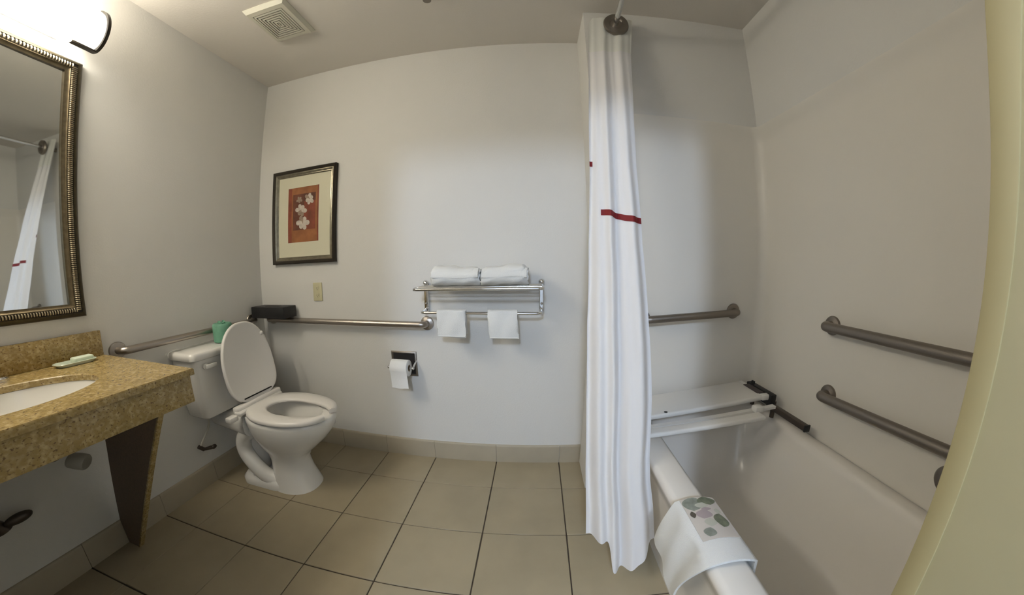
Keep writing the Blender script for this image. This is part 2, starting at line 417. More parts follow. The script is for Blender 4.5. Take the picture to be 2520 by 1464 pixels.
# shower curtain: bunched at the back end, hanging outside the tub
def interp(tab, z):
    tab = sorted(tab)
    if z <= tab[0][0]: return tab[0][1]
    for (a, va), (b_, vb) in zip(tab, tab[1:]):
        if z <= b_: return va+(vb-va)*(z-a)/(b_-a)
    return tab[-1][1]
CL = [(2.352, .291), (2.133, .265), (1.716, .227), (1.513, .213), (1.219, .189), (.955, .176), (.690, .179), (.428, .188), (.181, .202), (0.04, .208)]
CR = [(2.372, .509), (2.123, .462), (1.729, .414), (1.523, .393), (1.225, .381), (.95, .390), (.698, .406), (.50, .408), (.409, .418), (.30, .440), (.131, .462), (.04, .466)]
def cy_(z): return 1.392-.52*(2.37-z)/2.32
def curtain_pt(s, z, extra=0.0):
    xl, xr = interp(CL, z), interp(CR, z)
    t = min(1, max(0, (2.37-z)/2.3))
    amp = .0045+.024*t
    ph = 2*PI*(s*2.1+.18)+.45*math.sin(2.2*z+2*s)
    fold = amp*math.sin(ph) + .28*amp*math.sin(2.3*ph+2.1*z+1) + .0022*math.sin(17*z+9*s)*t
    # front fold overlaps the rear, shorter one
    k = 1/(1+math.exp(-(s-.33)/.018))
    step = -(.050*t+.003)*(k-.5)
    x = xl+(xr-xl)*(s+.012*math.sin(ph*1.0+1.3))
    return Vector((x, cy_(z)+.018-.006*t+fold+step-extra, z))
def zbot(s):
    k = 1/(1+math.exp(-(s-.34)/.012))
    rear = .165+.03*abs(s-.18)
    front = .04+.13*max(0, (s-.42)/.58)**1.4 + .0015*math.sin(14*s)
    return rear*(1-k)+front*k
NS, NZ = 120, 150
cur = thing('shower_curtain', (.35, 1.15, .04), 'white shower curtain bunched at the alcove wall with a dark red stripe', 'shower curtain')
def curtain_sheet(z_hi, z_lo, s0, s1, m, name, extra=0.0, ns=NS, nz=NZ, thick=0, parent=None):
    rows = []
    for i in range(nz+1):
        row = []
        for j in range(ns+1):
            s = s0+(s1-s0)*j/ns
            zh = z_hi(s) if callable(z_hi) else z_hi; zl = z_lo(s) if callable(z_lo) else z_lo
            row.append(curtain_pt(s, zh+(zl-zh)*i/nz, extra))
        rows.append(row)
    mb = MB(); mb.grid(rows); o = mb.build(name, m, parent or cur)
    return o
sheet = curtain_sheet(lambda s: 2.362-.03*math.exp(-(s/.05)**2), zbot, 0, 1, M['curtain'], 'fabric')
def zs(s): return 1.335-.018*math.sin(min(1, max(0, (s-.3)/.6))*PI/2)-.016*(max(0, s-.4))
curtain_sheet(lambda s: zs(s)+.011, lambda s: zs(s)-.011, .22, 1.0, M['red'], 'red_stripe', extra=.0022, ns=60, nz=2, parent=sheet)
curtain_sheet(1.545, 1.523, .0, .075, M['red'], 'red_stripe', extra=.0022, ns=10, nz=2, parent=sheet)
curtain_sheet(lambda s: 2.366-.03*math.exp(-(s/.05)**2), 2.125, 0, 1.0, M['header'], 'header_band', extra=.003, nz=14, parent=cur)
# bath mat over the tub rim
bm_ = thing('bath_mat', (.46, .62, .471), 'folded white towel bath mat draped over the tub rim with a leaf printed sleeve', 'bath mat')
# cross-section runs from the outer hang up over the rim and down inside; v runs along the rim from far to near
def mat_pt(a, v, lift=0.0):
    # a 0..1 : 0 = outer hem, .5 = outer rim edge, .85 = inner rim edge, 1 = inner hem
    far_top, near_top = .752, .512
    far_hem, near_hem = Vector((.406, .800, .285)), Vector((.404, .600, .225))
    y_top = far_top+(near_top-far_top)*v
    topo = Vector((.418, y_top, .476))
    hem = far_hem.lerp(near_hem, v); hem.z += .012*math.sin(v*PI)
    if a < .5:
        t = a/.5; p = hem.lerp(topo, t); p.x -= .012*math.sin(t*PI)*(1+.5*math.sin(7*v)) + .004*math.sin(12*v+3*t)
        p.y += .02*math.sin(t*PI)*(v-.5)
        if t > .85: p.z -= 0; 
        n = Vector((-1, 0, .15))
    elif a < .85:
        t = (a-.5)/.35; p = Vector((.418+.122*t, y_top-.004*t, .4815+.007*math.sin(t*PI)-.004*(1-math.sin(t*PI)))); n = Vector((0, 0, 1))
    else:
        t = (a-.85)/.15; p = Vector((.540+.008*t, y_top-.004, .476-.06*t)); n = Vector((1, 0, .3))
    return p+n.normalized()*lift
def mat_sheet(a0, a1, v0, v1, lift, thick, name, m, parent, na=40, nv=24):
    top = [[mat_pt(a0+(a1-a0)*i/na, v0+(v1-v0)*j/nv, lift) for j in range(nv+1)] for i in range(na+1)]
    bot = [[mat_pt(a0+(a1-a0)*i/na, v0+(v1-v0)*j/nv, lift-thick) for j in range(nv+1)] for i in range(na+1)]
    mb = MB()
    rings = []
    for i in range(na+1):
        rings.append(top[i]+list(reversed(bot[i])))
    mb.loft(rings, smooth=True)
    return mb.build(name, m, parent, sharp=70)
towel = mat_sheet(0, 1, 0, 1, .004, .007, 'towel', M['towel'], bm_)
mat_sheet(.535, .84, .01, .70, .0062, .001, 'paper_sleeve', mat('sleeve_paper', (.60, .55, .50), .6), bm_)
M['leafa'] = mat('leaf_print_green', (.20, .22, .15), .6, var=.35, vscale=60); M['leafb'] = mat('leaf_print_grey', (.30, .32, .27), .6, var=.3, vscale=50)
M['leafc'] = mat('leaf_print_dark', (.10, .085, .065), .6); M['leafd'] = mat('print_mauve', (.40, .33, .33), .6)
mb = MB()
def leaf(ca, cv, ra, rv, ang, mi, k=.0):
    rings = []
    for f in (1, .75, .5, .25, .02):
        pts = []
        for t in range(16):
            q = 2*PI*t/16; x = f*math.cos(q); y = f*math.sin(q)*(1-.35*abs(math.cos(q)))
            aa = x*math.cos(ang)-y*math.sin(ang)*.9; vv = x*math.sin(ang)+y*math.cos(ang)
            a_ = min(.838, max(.537, ca+ra*aa)); v_ = min(.695, max(.015, cv+rv*vv))
            pts.append(mat_pt(a_, v_, .0068+k))
        rings.append(pts)
    mb.use(mi).loft(rings, cap0=False)
leaf(.62, .12, .09, .13, .3, 1); leaf(.75, .09, .09, .08, -.2, 0, .0002); leaf(.68, .17, .06, .05, .4, 4, .0004)
leaf(.572, .30, .022, .055, .1, 2, .0004); leaf(.66, .32, .07, .08, .4, 3, .0001); leaf(.70, .24, .045, .03, .0, 3, .0003)
leaf(.77, .44, .06, .12, .35, 0, .0003); leaf(.62, .60, .05, .07, .5, 1, .0003); leaf(.67, .46, .05, .07, .3, 4, .0002); leaf(.79, .28, .03, .05, .2, 4, .0002)
mb.build('leaf_print', [M['leafa'], M['leafb'], M['leafc'], M['leafd'], mat('print_pale', (.50, .50, .42), .6)], bm_, fix=False)

# ================================================================== TOILET
TY = 1.275
toi = thing('toilet', (-1.45, TY, 0), 'white toilet with raised lid and open front seat against the left wall', 'toilet')
def egg(cx, hx0, hx1, hy, z, n=36, p=2.3, cyy=TY):
    """ring: back half-length hx0, front half-length hx1"""
    pts = []
    for k in range(n):
        a = 2*PI*k/n; c, s = math.cos(a), math.sin(a)
        hx = hx1 if c > 0 else hx0
        pts.append(Vector((cx+hx*math.copysign(abs(c)**(2/p), c), cyy+hy*math.copysign(abs(s)**(2/p), s), z)))
    return pts
# bowl and pedestal
mb = MB()
mb.loft([egg(-1.30, .12, .155, .125, .0), egg(-1.30, .12, .150, .118, .02), egg(-1.30, .115, .122, .098, .10), egg(-1.30, .115, .112, .092, .17),
         egg(-1.29, .14, .135, .108, .22), egg(-1.28, .17, .19, .140, .27), egg(-1.27, .20, .245, .168, .33), egg(-1.265, .215, .280, .182, .38),
         egg(-1.265, .22, .292, .187, .42), egg(-1.265, .22, .290, .186, .440), egg(-1.265, .21, .280, .178, .445),
         egg(-1.255, .17, .215, .125, .443), egg(-1.255, .165, .205, .118, .42), egg(-1.27, .14, .15, .095, .35), egg(-1.30, .09, .09, .065, .27), egg(-1.31, .05, .05, .04, .24)], smooth=True)
# rear neck under the tank
mb.loft([[Vector((x, TY+y, z)) for y, z in rrect(0, .36+dz, hy, hz, .05, 5)] for x, hy, hz, dz in ((-1.775, .095, .055, .0), (-1.62, .11, .06, .0), (-1.45, .145, .062, .015))], smooth=True)
# rear base plate
mb.loft([[Vector((x, TY+y, z)) for x, y in rrect(-1.46, 0, .165, .125, .075, 6)] for z in (0.0, .030)] + [[Vector((x, TY+y, .048)) for x, y in rrect(-1.46, 0, .150, .108, .07, 6)]], smooth=True)
mb.build('bowl', M['ceramic'], toi, sharp=60)
mb = MB()
for sy in (-1, 1):
    path = [(-1.36, TY+sy*.05, .33), (-1.45, TY+sy*.075, .34), (-1.545, TY+sy*.082, .29), (-1.565, TY+sy*.085, .20), (-1.51, TY+sy*.085, .12), (-1.43, TY+sy*.082, .055), (-1.36, TY+sy*.06, .03)]
    mb.tube(bend(path, .06, 4), .043, 16)
mb.tube([(-1.57, TY, .33), (-1.57, TY, .05)], .07, 20)
mb.build('trapway', M['ceramic'], toi, sharp=70)
mb = MB(); mb.sphere((-1.52, TY-.088, .05), .013, (1, 1, .9)); mb.build('bolt_cap', M['ceramic'], toi)
mb = MB(); mb.loft([egg(-1.29, .085, .085, .062, .285, 24)], cap0=False) if False else mb.poly(egg(-1.285, .088, .092, .066, .292, 28)); mb.build('water', M['water'], toi)
# tank
TKX0, TKX1, TY0, TY1 = L+.012, -1.572, .995, 1.515
mb = MB(); rings = []
for z, k in ((.435, .80), (.445, .84), (.55, .90), (.68, .95), (.752, .97)):
    hx = (TKX1-TKX0)/2*(.80+.2*(z-.435)/.32); hy = (TY1-TY0)/2*k
    rings.append([Vector((TKX0+hx+x, (TY0+TY1)/2+y, z)) for x, y in rrect(0, 0, hx, hy, .035, 6)])
mb.loft(rings, smooth=True); mb.build('tank', M['ceramic'], toi, sharp=50)
mb = MB(); rings = []
for z, g in ((.750, -.006), (.756, 0), (.778, 0), (.787, -.004), (.791, -.012)):
    rings.append([Vector(((TKX0+TKX1)/2+x, (TY0+TY1)/2+y, z)) for x, y in rrect(0, 0, (TKX1-TKX0)/2+.012+g, (TY1-TY0)/2+.006+g, .035, 6)])
mb.loft(rings, smooth=True); mb.build('tank_lid', M['ceramic'], toi, sharp=50)
mb = MB(); mb.lathe([(.016, 0), (.016, .01), (.01, .014)], (TKX1-.003, 1.07, .715), (1, 0, 0), 16); mb.box((TKX1+.008, 1.062, .702), (TKX1+.02, 1.13, .724), bev=.005)
mb.build('flush_handle', M['ceramic'], toi)
# seat (open front) and raised lid
SEZ = .452
mb = MB(); rows = []
def seat_out(a): c, s = math.cos(a), math.sin(a); return (-1.24+(.275 if c > 0 else .225)*math.copysign(abs(c)**.90, c), TY+.193*math.copysign(abs(s)**.86, s))
def seat_in(a): c, s = math.cos(a), math.sin(a); return (-1.215+(.225 if c > 0 else .15)*c, TY+.098*math.copysign(abs(s)**.9, s))
N = 60
for k in range(N+1):
    a = math.radians(12)+math.radians(336)*k/N
    xo, yo = seat_out(a); xi, yi = seat_in(a)
    o = Vector((xo, yo, 0)); i_ = Vector((xi, yi, 0)); prof = []
    for t, z in ((0, .000), (-.02, .006), (0.0, .015), (.08, .021), (.5, .0235), (.9, .019), (1.0, .012), (1.0, .003), (.95, 0)):
        p = o.lerp(i_, t); prof.append(Vector((p.x, p.y, SEZ+z)))
    rows.append(prof)
mb.loft(rows, smooth=True); mb.box((-1.470, TY-.165, SEZ), (-1.425, TY+.165, SEZ+.020), bev=.006)
seat = mb.build('seat', M['seat'], toi, sharp=60)
# lid: local coordinates u (across), v (up along the lid), then tilted back
LT = math.radians(9)
hx, hz = -1.468, SEZ+.030
def lidp(u, v, d): return Vector((hx - v*math.sin(LT) + d*math.cos(LT), TY+.020+u, hz + v*math.cos(LT) + d*math.sin(LT)))
def lid_outline(k, inset=0.0):
    a = 2*PI*k/56; c, s = math.cos(a), math.sin(a)
    hv = .25 if s > 0 else .175
    return ((.180-inset)*math.copysign(abs(c)**.88, c), .172+(hv-inset)*math.copysign(abs(s)**(.95 if s > 0 else .55), s))
mb = MB(); rings = []
for d, ins in ((-.010, .016), (-.012, .005), (-.006, 0), (.004, 0), (.009, .003), (.010, .010), (.006, .016)):
    rings.append([lidp(*lid_outline(k, ins), d) for k in range(56)])
mb.loft(rings, smooth=True)
mb.box((hx-.018, TY-.160, SEZ+.004), (hx+.022, TY+.180, SEZ+.040), bev=.010)
lid = mb.build('lid', M['seat'], toi, sharp=60)
mb = MB()
mb.loft([[lidp(u, .028+v, d) for u, v in rrect(0, 0, .105, .0030, .0028, 3)] for d in (.006, .0105)], smooth=False)
mb.build('hinge_slot', M['dark'], lid)
for u, v in ((.130, .335),):
    mb = MB(); mb.sphere(lidp(u, v, .010), .011, (.7, 1, 1.1)); mb.build('bumper', M['seat'], lid)
for ya, yb in ((-.215, -.160), (.150, .190)):
    mb = MB(); mb.box((-1.49, TY+ya, SEZ-.022), (-1.445, TY+yb, SEZ+.006), bev=.008); mb.build('hinge', M['seat'], toi)

# water supply valve with hose by the toilet
sv = thing('supply_valve', (L, 1.09, .20), 'small dark shut-off valve with white braided hose on the wall beside the toilet', 'water valve')
mb = MB(); mb.tube(bend([(-1.70, 1.10, .44), (-1.71, 1.12, .37), (-1.73, 1.09, .31), (-1.735, 1.045, .262)], .05), .0055, 10); mb.build('hose', M['pipe'], sv)
mb = MB(); mb.lathe([(.006, 0), (.010, .002), (.010, .018), (.006, .02)], (-1.70, 1.10, .43), (0, 0, -1), 12); mb.build('hose_nut', M['green'], sv)
mb = MB(); mb.tube([(L, 1.07, .235), (-1.735, 1.055, .24)], .008, 12); mb.tube([(-1.738, 1.035, .262), (-1.733, 1.06, .235)], .011, 12); mb.tube([(-1.73, 1.06, .237), (-1.725, 1.10, .228)], [.008, .011], 12); mb.build('valve_body', M['tubeb'], sv)
mb = MB(); mb.sphere((-1.722, 1.115, .226), .014, (.8, 1.3, .9)); mb.build('valve_handle', M['tubeb'], sv)

# spare wrapped roll on the tank
sp = thing('wrapped_toilet_roll', (-1.652, 1.268, .792), 'spare toilet roll in green wrapping standing on the toilet tank', 'toilet roll')
mb = MB(); mb.lathe([(.045, 0), (.053, .004), (.054, .05), (.053, .094), (.047, .101), (.022, .098), (.012, .088)], (-1.652, 1.268, .7925), (0, 0, 1), 36); mb.build('wrapping', M['green'], sp)
mb = MB()
for k in range(7):
    a = k*.9; mb.box((-1.659+.014*math.cos(a), 1.261+.014*math.sin(a), .888), (-1.647+.014*math.cos(a), 1.273+.014*math.sin(a), .898+.004*(k % 3)), rot=Matrix.Rotation(a, 4, 'Z') @ Matrix.Rotation(.5, 4, 'X'))
mb.build('crumpled_end', M['green'], sp)

# black tissue box on the corner of the bars
tb = thing('tissue_box', (-1.60, 1.635, BZ+.018), 'black tissue box cover resting on the corner grab bars', 'tissue box')
mb = MB(); zb = BZ+.0165
mb.box((-1.745, 1.578, zb), (-1.462, 1.700, zb+.070), bev=.004); mb.build('cover', M['black'], tb)
mb = MB(); mb.loft([[Vector((x, y, z)) for x, y in rrect(-1.603, 1.640, .065, .02, .019, 6)] for z in (zb+.0695, zb+.0712)], smooth=False); mb.build('opening', M['dark'], tb)

# ================================================================== VANITY
CZ, CX, CY = .85, -1.122, .716
van = thing('vanity_counter', (-1.45, .3, .74), 'tan speckled granite vanity counter with apron and backsplash on the left wall', 'vanity counter')
# countertop slab with an oval cut-out
SXC, SYC, SXR, SYR = -1.435, .300, .180, .238
mb = MB(); N = 64
outer = []
x0, x1, y0, y1 = L+.001, CX, YF+.002, CY
for k in range(N):
    a = 2*PI*k/N; c, s = math.cos(a), math.sin(a)
    # ray from the oval centre to the slab edge
    tx = ((x1-SXC) if c > 0 else (x0-SXC))/c if abs(c) > 1e-9 else 1e9
    ty = ((y1-SYC) if s > 0 else (y0-SYC))/s if abs(s) > 1e-9 else 1e9
    t = min(tx, ty); outer.append((SXC+c*t, SYC+s*t))
for cxy in ((x0, y0), (x0, y1), (x1, y0), (x1, y1)):
    k = min(range(N), key=lambda i: (outer[i][0]-cxy[0])**2+(outer[i][1]-cxy[1])**2); outer[k] = cxy
inner = [(SXC+SXR*math.cos(2*PI*k/N), SYC+SYR*math.sin(2*PI*k/N)) for k in range(N)]
V = lambda pts, z: [Vector((x, y, z)) for x, y in pts]
def shrink(pts, e): return [(min(x, x1-e), min(y, y1-e)) for x, y in pts]
mb.loft([V(outer, CZ-.022), V(outer, CZ-.004), V(shrink(outer, .003), CZ), V([(SXC+(SXR+.003)*math.cos(2*PI*k/N), SYC+(SYR+.003)*math.sin(2*PI*k/N)) for k in range(N)], CZ), V(inner, CZ-.003), V(inner, CZ-.022)], wrap=True, smooth=False)
mb.build('countertop', M['granite'], van)
mb = MB(); mb.box((CX-.040, YF+.002, CZ-.118), (CX-.014, CY-.008, CZ-.0225), bev=.003); mb.box((L+.001, CY-.034, CZ-.118), (CX-.0405, CY-.008, CZ-.0225), bev=.002); mb.build('apron', M['granite'], van)
mb = MB(); mb.box((L+.0005, YF+.002, CZ+.0005), (L+.020, CY-.004, CZ+.104), bev=.002); mb.build('backsplash', M['granite'], van)
# basin
mb = MB(); rings = []
for k_, z in ((1.06, -.024), (1.0, -.0235), (.98, -.04), (.93, -.075), (.80, -.115), (.55, -.140), (.25, -.150), (.1, -.152)):
    rings.append([Vector((SXC+SXR*1.01*k_*math.cos(2*PI*k/N), SYC+SYR*1.01*k_*math.sin(2*PI*k/N), CZ+z)) for k in range(N)])
inner_r = rings
outer_r = [[Vector((SXC+(v.x-SXC)*1.04, SYC+(v.y-SYC)*1.04, v.z-.008)) for v in r] for r in rings]
mb.loft(list(reversed(outer_r[1:]))+inner_r, smooth=True)
basin = mb.build('basin', M['ceramic'], van, sharp=60)
mb = MB(); mb.lathe([(.022, 0), (.022, .003), (.012, .004)], (SXC, SYC, CZ-.152), (0, 0, 1), 24); mb.build('drain', M['chrome'], basin)
# tapered support panel
mb = MB()
yp, zt_ = .598, CZ-.119
mb.prism([(L+.013, yp, .0), (-1.698, yp, .0), (-1.188, yp, zt_), (-1.60, yp, zt_), (-1.655, yp, .50), (L+.013, yp, .125)], (0, .018, 0)); leg = mb.build('leg_panel', M['legp'], van)
mb = MB(); mb.prism([(-1.6975, yp-.0005, .0), (-1.688, yp-.0005, .0), (-1.178, yp-.0005, zt_), (-1.1875, yp-.0005, zt_)], (0, .019, 0)); mb.build('edge_strip', M['granite'], van)

# faucet (only its near end is in view)
fa = thing('faucet', (-1.70, .30, CZ), 'chrome centre-set faucet behind the sink', 'faucet')
mb = MB(); mb.loft([[Vector((x, y, z)) for x, y in rrect(-1.695, .305, .026-e, .098-e, .025-e, 6)] for z, e in ((CZ+.0005, 0), (CZ+.010, 0), (CZ+.016, .006))], smooth=True); mb.build('base_plate', M['chrome'], fa)
mb = MB(); mb.tube(bend([(-1.70, .305, CZ+.014), (-1.70, .305, CZ+.09), (-1.60, .305, CZ+.10), (-1.57, .305, CZ+.075)], .04), .012, 14); mb.build('spout', M['chrome'], fa)
for y in (.245, .365):
    mb = MB(); mb.lathe([(.018, 0), (.016, .02), (.019, .03), (.019, .05), (.008, .056)], (-1.695, y, CZ+.0155), (0, 0, 1), 20); mb.box((-1.70, y-.006, CZ+.052), (-1.655, y+.006, CZ+.060), bev=.003); mb.build('handle', M['chrome'], fa)

# soap dish with wrapped soap
sd = thing('soap_dish', (-1.705, .60, CZ), 'small clear oval soap dish by the backsplash', 'soap dish')
mb = MB(); mb.loft([[Vector((x, y, z)) for x, y in rrect(-1.700, .585, hx_, hy_, .02, 5)] for z, hx_, hy_ in ((CZ+.0008, .030, .055), (CZ+.012, .036, .066), (CZ+.014, .034, .064), (CZ+.005, .028, .052))], smooth=True); mb.build('tray', M['glassy'], sd)
so = MB(); so.box((-1.722, .575, CZ+.0065), (-1.680, .643, CZ+.026), bev=.006, seg=3); tag(so.build('wrapped_soap', M['soap']), 'small pale green wrapped soap lying in the clear dish', 'soap')

# plumbing below the counter
pl = thing('sink_trap', (-1.66, .49, .44), 'white pipe trap stub below the vanity counter', 'pipe')
mb = MB(); mb.lathe([(.026, 0), (.028, .004), (.030, .03), (.030, .055), (.026, .060), (.0, .061)], (-1.69, .490, .505), (.75, .45, -.25), 26); mb.build('pipe_cap', M['pipe'], pl)
mb = MB(); mb.tube(bend([(L, .455, .515), (-1.72, .46, .53), (-1.66, .44, .56), (-1.60, .40, .62), (SXC, SYC, CZ-.165)], .04), .020, 16); mb.build('pipe', M['legp'], pl)
v2 = thing('stop_valve', (L, .30, .38), 'dark shut-off valve low on the wall below the sink', 'water valve')
mb = MB(); mb.tube([(L, .29, .385), (-1.73, .29, .385)], .009, 12); mb.tube([(-1.735, .262, .44), (-1.735, .305, .345)], .018, 12); mb.build('valve_body', M['tubeb'], v2)
mb = MB(); mb.sphere((-1.72, .335, .373), .024, (.7, 1.3, .8)); mb.build('valve_handle', M['tubeb'], v2)
mb = MB(); mb.tube(bend([(-1.735, .275, .42), (-1.74, .24, .50), (-1.70, .25, .70)], .05), .006, 10); mb.build('hose', M['tubeb'], v2)

# ------------------------------------------------------------------ mirror
GROT = 1.1
MY0, MY1, MZ0, MZ1 = -.10, .674, 1.021, 2.040
mi = thing('mirror', (L, .29, MZ0), 'large wall mirror in a ribbed bronze frame above the vanity', 'mirror')
mb = MB(); sweep_frame(mb, left, MY0, MZ0, MY1, MZ1, [(0, 0), (0, .013), (.003, .018), (.014, .028), (.018, .029), (.018, 0)]); fr = mb.build('frame', M['fouter'], mi)
mb = MB(); sweep_frame(mb, left, MY0+.0182, MZ0+.0182, MY1-.0182, MZ1-.0182, [(0, 0), (0, .025), (.018, .022), (.018, 0)]); mb.build('rib_bed', M['fdark'], fr)
mb = MB()
def rib(u, v, horiz):
    e = .0026
    for (du) in (0,):
        rings = []
        for k in range(5):
            a = PI*k/4; w_ = -.0092*math.cos(a); d = .0235+.0085*math.sin(a)
            if horiz: rings.append([left(u-e, v+w_, d), left(u, v+w_, d+.0024), left(u+e, v+w_, d)])
            else: rings.append([left(u+w_, v-e, d), left(u+w_, v, d+.0024), left(u+w_, v+e, d)])
        mb.loft(rings, False, False, closed=False, smooth=False)
pitch = .0077; inset = .0275
z = MZ0+.03
while z < MZ1-.028: rib(MY1-inset, z, False); rib(MY0+inset, z, False); z += pitch
y = MY0+.03
while y < MY1-.028: rib(y, MZ0+inset, True); rib(y, MZ1-inset, True); y += pitch
stuff(mb.build('ribs', M['frib'], mi, fix=False))
mb = MB(); sweep_frame(mb, left, MY0+.0365, MZ0+.0365, MY1-.0365, MZ1-.0365, [(0, 0), (0, .023), (.003, .024), (.010, .017), (.016, .0145), (.016, 0)]); mb.build('inner_moulding', M['fbronze'], mi)
mb = MB(); mb.box((L+.007, MY0+.050, MZ0+.050), (L+.011, MY1-.050, MZ1-.050)); gl = mb.build('glass', M['mirror'], mi); gl.rotation_euler.z = math.radians(GROT)

# ------------------------------------------------------------------ vanity light
LZ, LX = 2.150, L+.105
vl = thing('vanity_light', (L, .30, LZ-.09), 'lit tubular glass vanity light with dark metal end ring above the mirror', 'wall light')
mb = MB(); mb.box((L+.0005, .02, LZ-.055), (L+.028, .60, LZ+.055), bev=.006); mb.box((L+.02, .27, LZ-.03), (LX-.05, .33, LZ+.03)); mb.build('back_plate', M['chrome'], vl)
mb = MB(); mb.lathe([(.0, -.10), (.066, -.10), (.080, -.092), (.082, -.085), (.082, .592), (.080, .60), (.0, .60)], (LX, 0, LZ), (0, 1, 0), 40); mb.build('glass_shade', M['shade'], vl)
mb = MB(); mb.lathe([(.0, .602), (.071, .602), (.078, .608), (.079, .655), (.074, .672), (.0, .676)], (LX, 0, LZ), (0, 1, 0), 40); mb.build('end_glass', M['shade_end'], vl)
def band(y0_, y1_, r0, r1):
    mb = MB()
    a, b2 = [], []
    rings = [[Vector((LX+r*math.cos(2*PI*k/44), y, LZ+r*math.sin(2*PI*k/44))) for k in range(44)] for r, y in ((r0, y0_), (r1, y0_), (r1, y1_), (r0, y1_))]
    mb.loft(rings, wrap=True, smooth=True); return mb.build('end_ring', M['fdark'], vl, sharp=30)
band(.668, .678, .070, .086); band(-.112, -.101, .070, .086)
mb = MB(); mb.box((LX-.012, .598, LZ-.090), (LX+.012, .670, LZ-.083)); mb.build('lower_strap', M['fdark'], vl)

# ------------------------------------------------------------------ picture
PX0, PX1, PZ0, PZ1 = -1.637, -1.138, 1.193, 1.784
pc = thing('framed_picture', (-1.387, D, PZ0), 'framed print of white flowers on rust orange in a dark silver frame', 'picture')
mb = MB(); sweep_frame(mb, back, PX0, PZ0, PX1, PZ1, [(0, 0), (0, .026), (.004, .030), (.010, .028), (.016, .024), (.020, .023), (.020, 0)]); mb.build('frame', M['fdark'], pc)
mb = MB(); sweep_frame(mb, back, PX0+.0202, PZ0+.0202, PX1-.0202, PZ1-.0202, [(0, 0), (0, .022), (.005, .024), (.012, .019), (.014, .016), (.018, .017), (.023, .012), (.023, 0)]); mb.build('inner_moulding', M['fsilver'], pc)
mb = MB(); mb.box((PX0+.042, D-.009, PZ0+.042), (PX1-.042, D-.004, PZ1-.042)); mb.build('matboard', M['matboard'], pc)
P_org = mat('print_orange', (.36, .135, .045), .7, var=.35, vscale=14); P_brn = mat('print_brown', (.17, .055, .028), .7, var=.45, vscale=18)
P_pet = mat('print_petal', (.62, .54, .46), .7, var=.25, vscale=60); P_sh = mat('print_petal_shade', (.34, .25, .18), .7, var=.3, vscale=60); P_red = mat('print_rust', (.27, .065, .03), .7, var=.4, vscale=15)
AX0, AX1, AZ0, AZ1 = -1.513, -1.268, 1.325, 1.668
mb = MB()
def flat(u0, v0, u1, v1, d, mi_): mb.use(mi_).poly([back(u0, v0, d), back(u1, v0, d), back(u1, v1, d), back(u0, v1, d)])
flat(AX0, AZ0, AX1, AZ1, .0093, 0)
flat(AX0, AZ0, AX0+.03, AZ1, .0094, 4); flat(AX1-.01, AZ0, AX1, AZ1, .0094, 4)
u0, u1, v0, v1 = AX0+.040, AX1-.024, AZ0+.075, AZ1-.043
flat(u0, v0, u1, v1, .0095, 1); flat(u0+.03, v0, u0+.06, v1, .0096, 1); flat(u0+(u1-u0)*.5, v0, u1, v1-.05, .0096, 4)
def petal(cu, cv, ang, ln, wd, mi_, d):
    pts = []
    for t in range(12):
        q = 2*PI*t/12; a = ln*(.5+.5*math.cos(q)); b_ = wd*math.sin(q)*(1-.3*math.cos(q+PI))
        pts.append(back(cu+a*math.cos(ang)-b_*math.sin(ang), cv+a*math.sin(ang)+b_*math.cos(ang), d))
    mb.use(mi_).poly(pts)
def flower(cu, cv, r, a0, n=5, sh=(), mi_=2):
    for k in range(n):
        ang = a0+2*PI*k/n
        petal(cu, cv, ang, r*(1+.15*((k*7) % 3-1)), r*.32, 3 if k in sh else mi_, .0098+.0001*k)
    petal(cu-.004, cv, 0, .008, .004, 3, .0105)
W, Hh = AX1-AX0, AZ1-AZ0
flower(AX0+.70*W, AZ0+.765*Hh, .036, .4, 6, (2,)); flower(AX0+.38*W, AZ0+.77*Hh, .024, .9, 5, (0, 1, 2, 3, 4))
flower(AX0+.44*W, AZ0+.575*Hh, .042, .9, 6, (3, 4)); flower(AX0+.50*W, AZ0+.345*Hh, .048, 1.0, 6, (1,))
mb.build('print', [P_org, P_brn, P_pet, P_sh, P_red], pc, fix=False)

# ------------------------------------------------------------------ outlet
ou = thing('wall_outlet', (-1.289, D, .965), 'ivory electrical outlet plate on the back wall below the picture', 'outlet')
mb = MB(); mb.box((-1.324, D-.006, .962), (-1.256, D, 1.073), bev=.002); mb.build('plate', M['outlet'], ou)
for z in (1.039, .996):
    mb = MB(); mb.loft([[back(-1.290+x, z+zz, d) for x, zz in rrect(0, 0, .016, .014, .012, 4)] for d in (.006, .0078)], smooth=False); s_o = mb.build('socket', M['outlet'], ou)
    mb = MB(); mb.box((-1.297, D-.0083, z-.003), (-1.2955, D-.0079, z+.006)); mb.box((-1.285, D-.0083, z-.003), (-1.2835, D-.0079, z+.006)); mb.box((-1.292, D-.0083, z-.011), (-1.288, D-.0079, z-.007)); mb.build('slots', M['dark'], s_o)

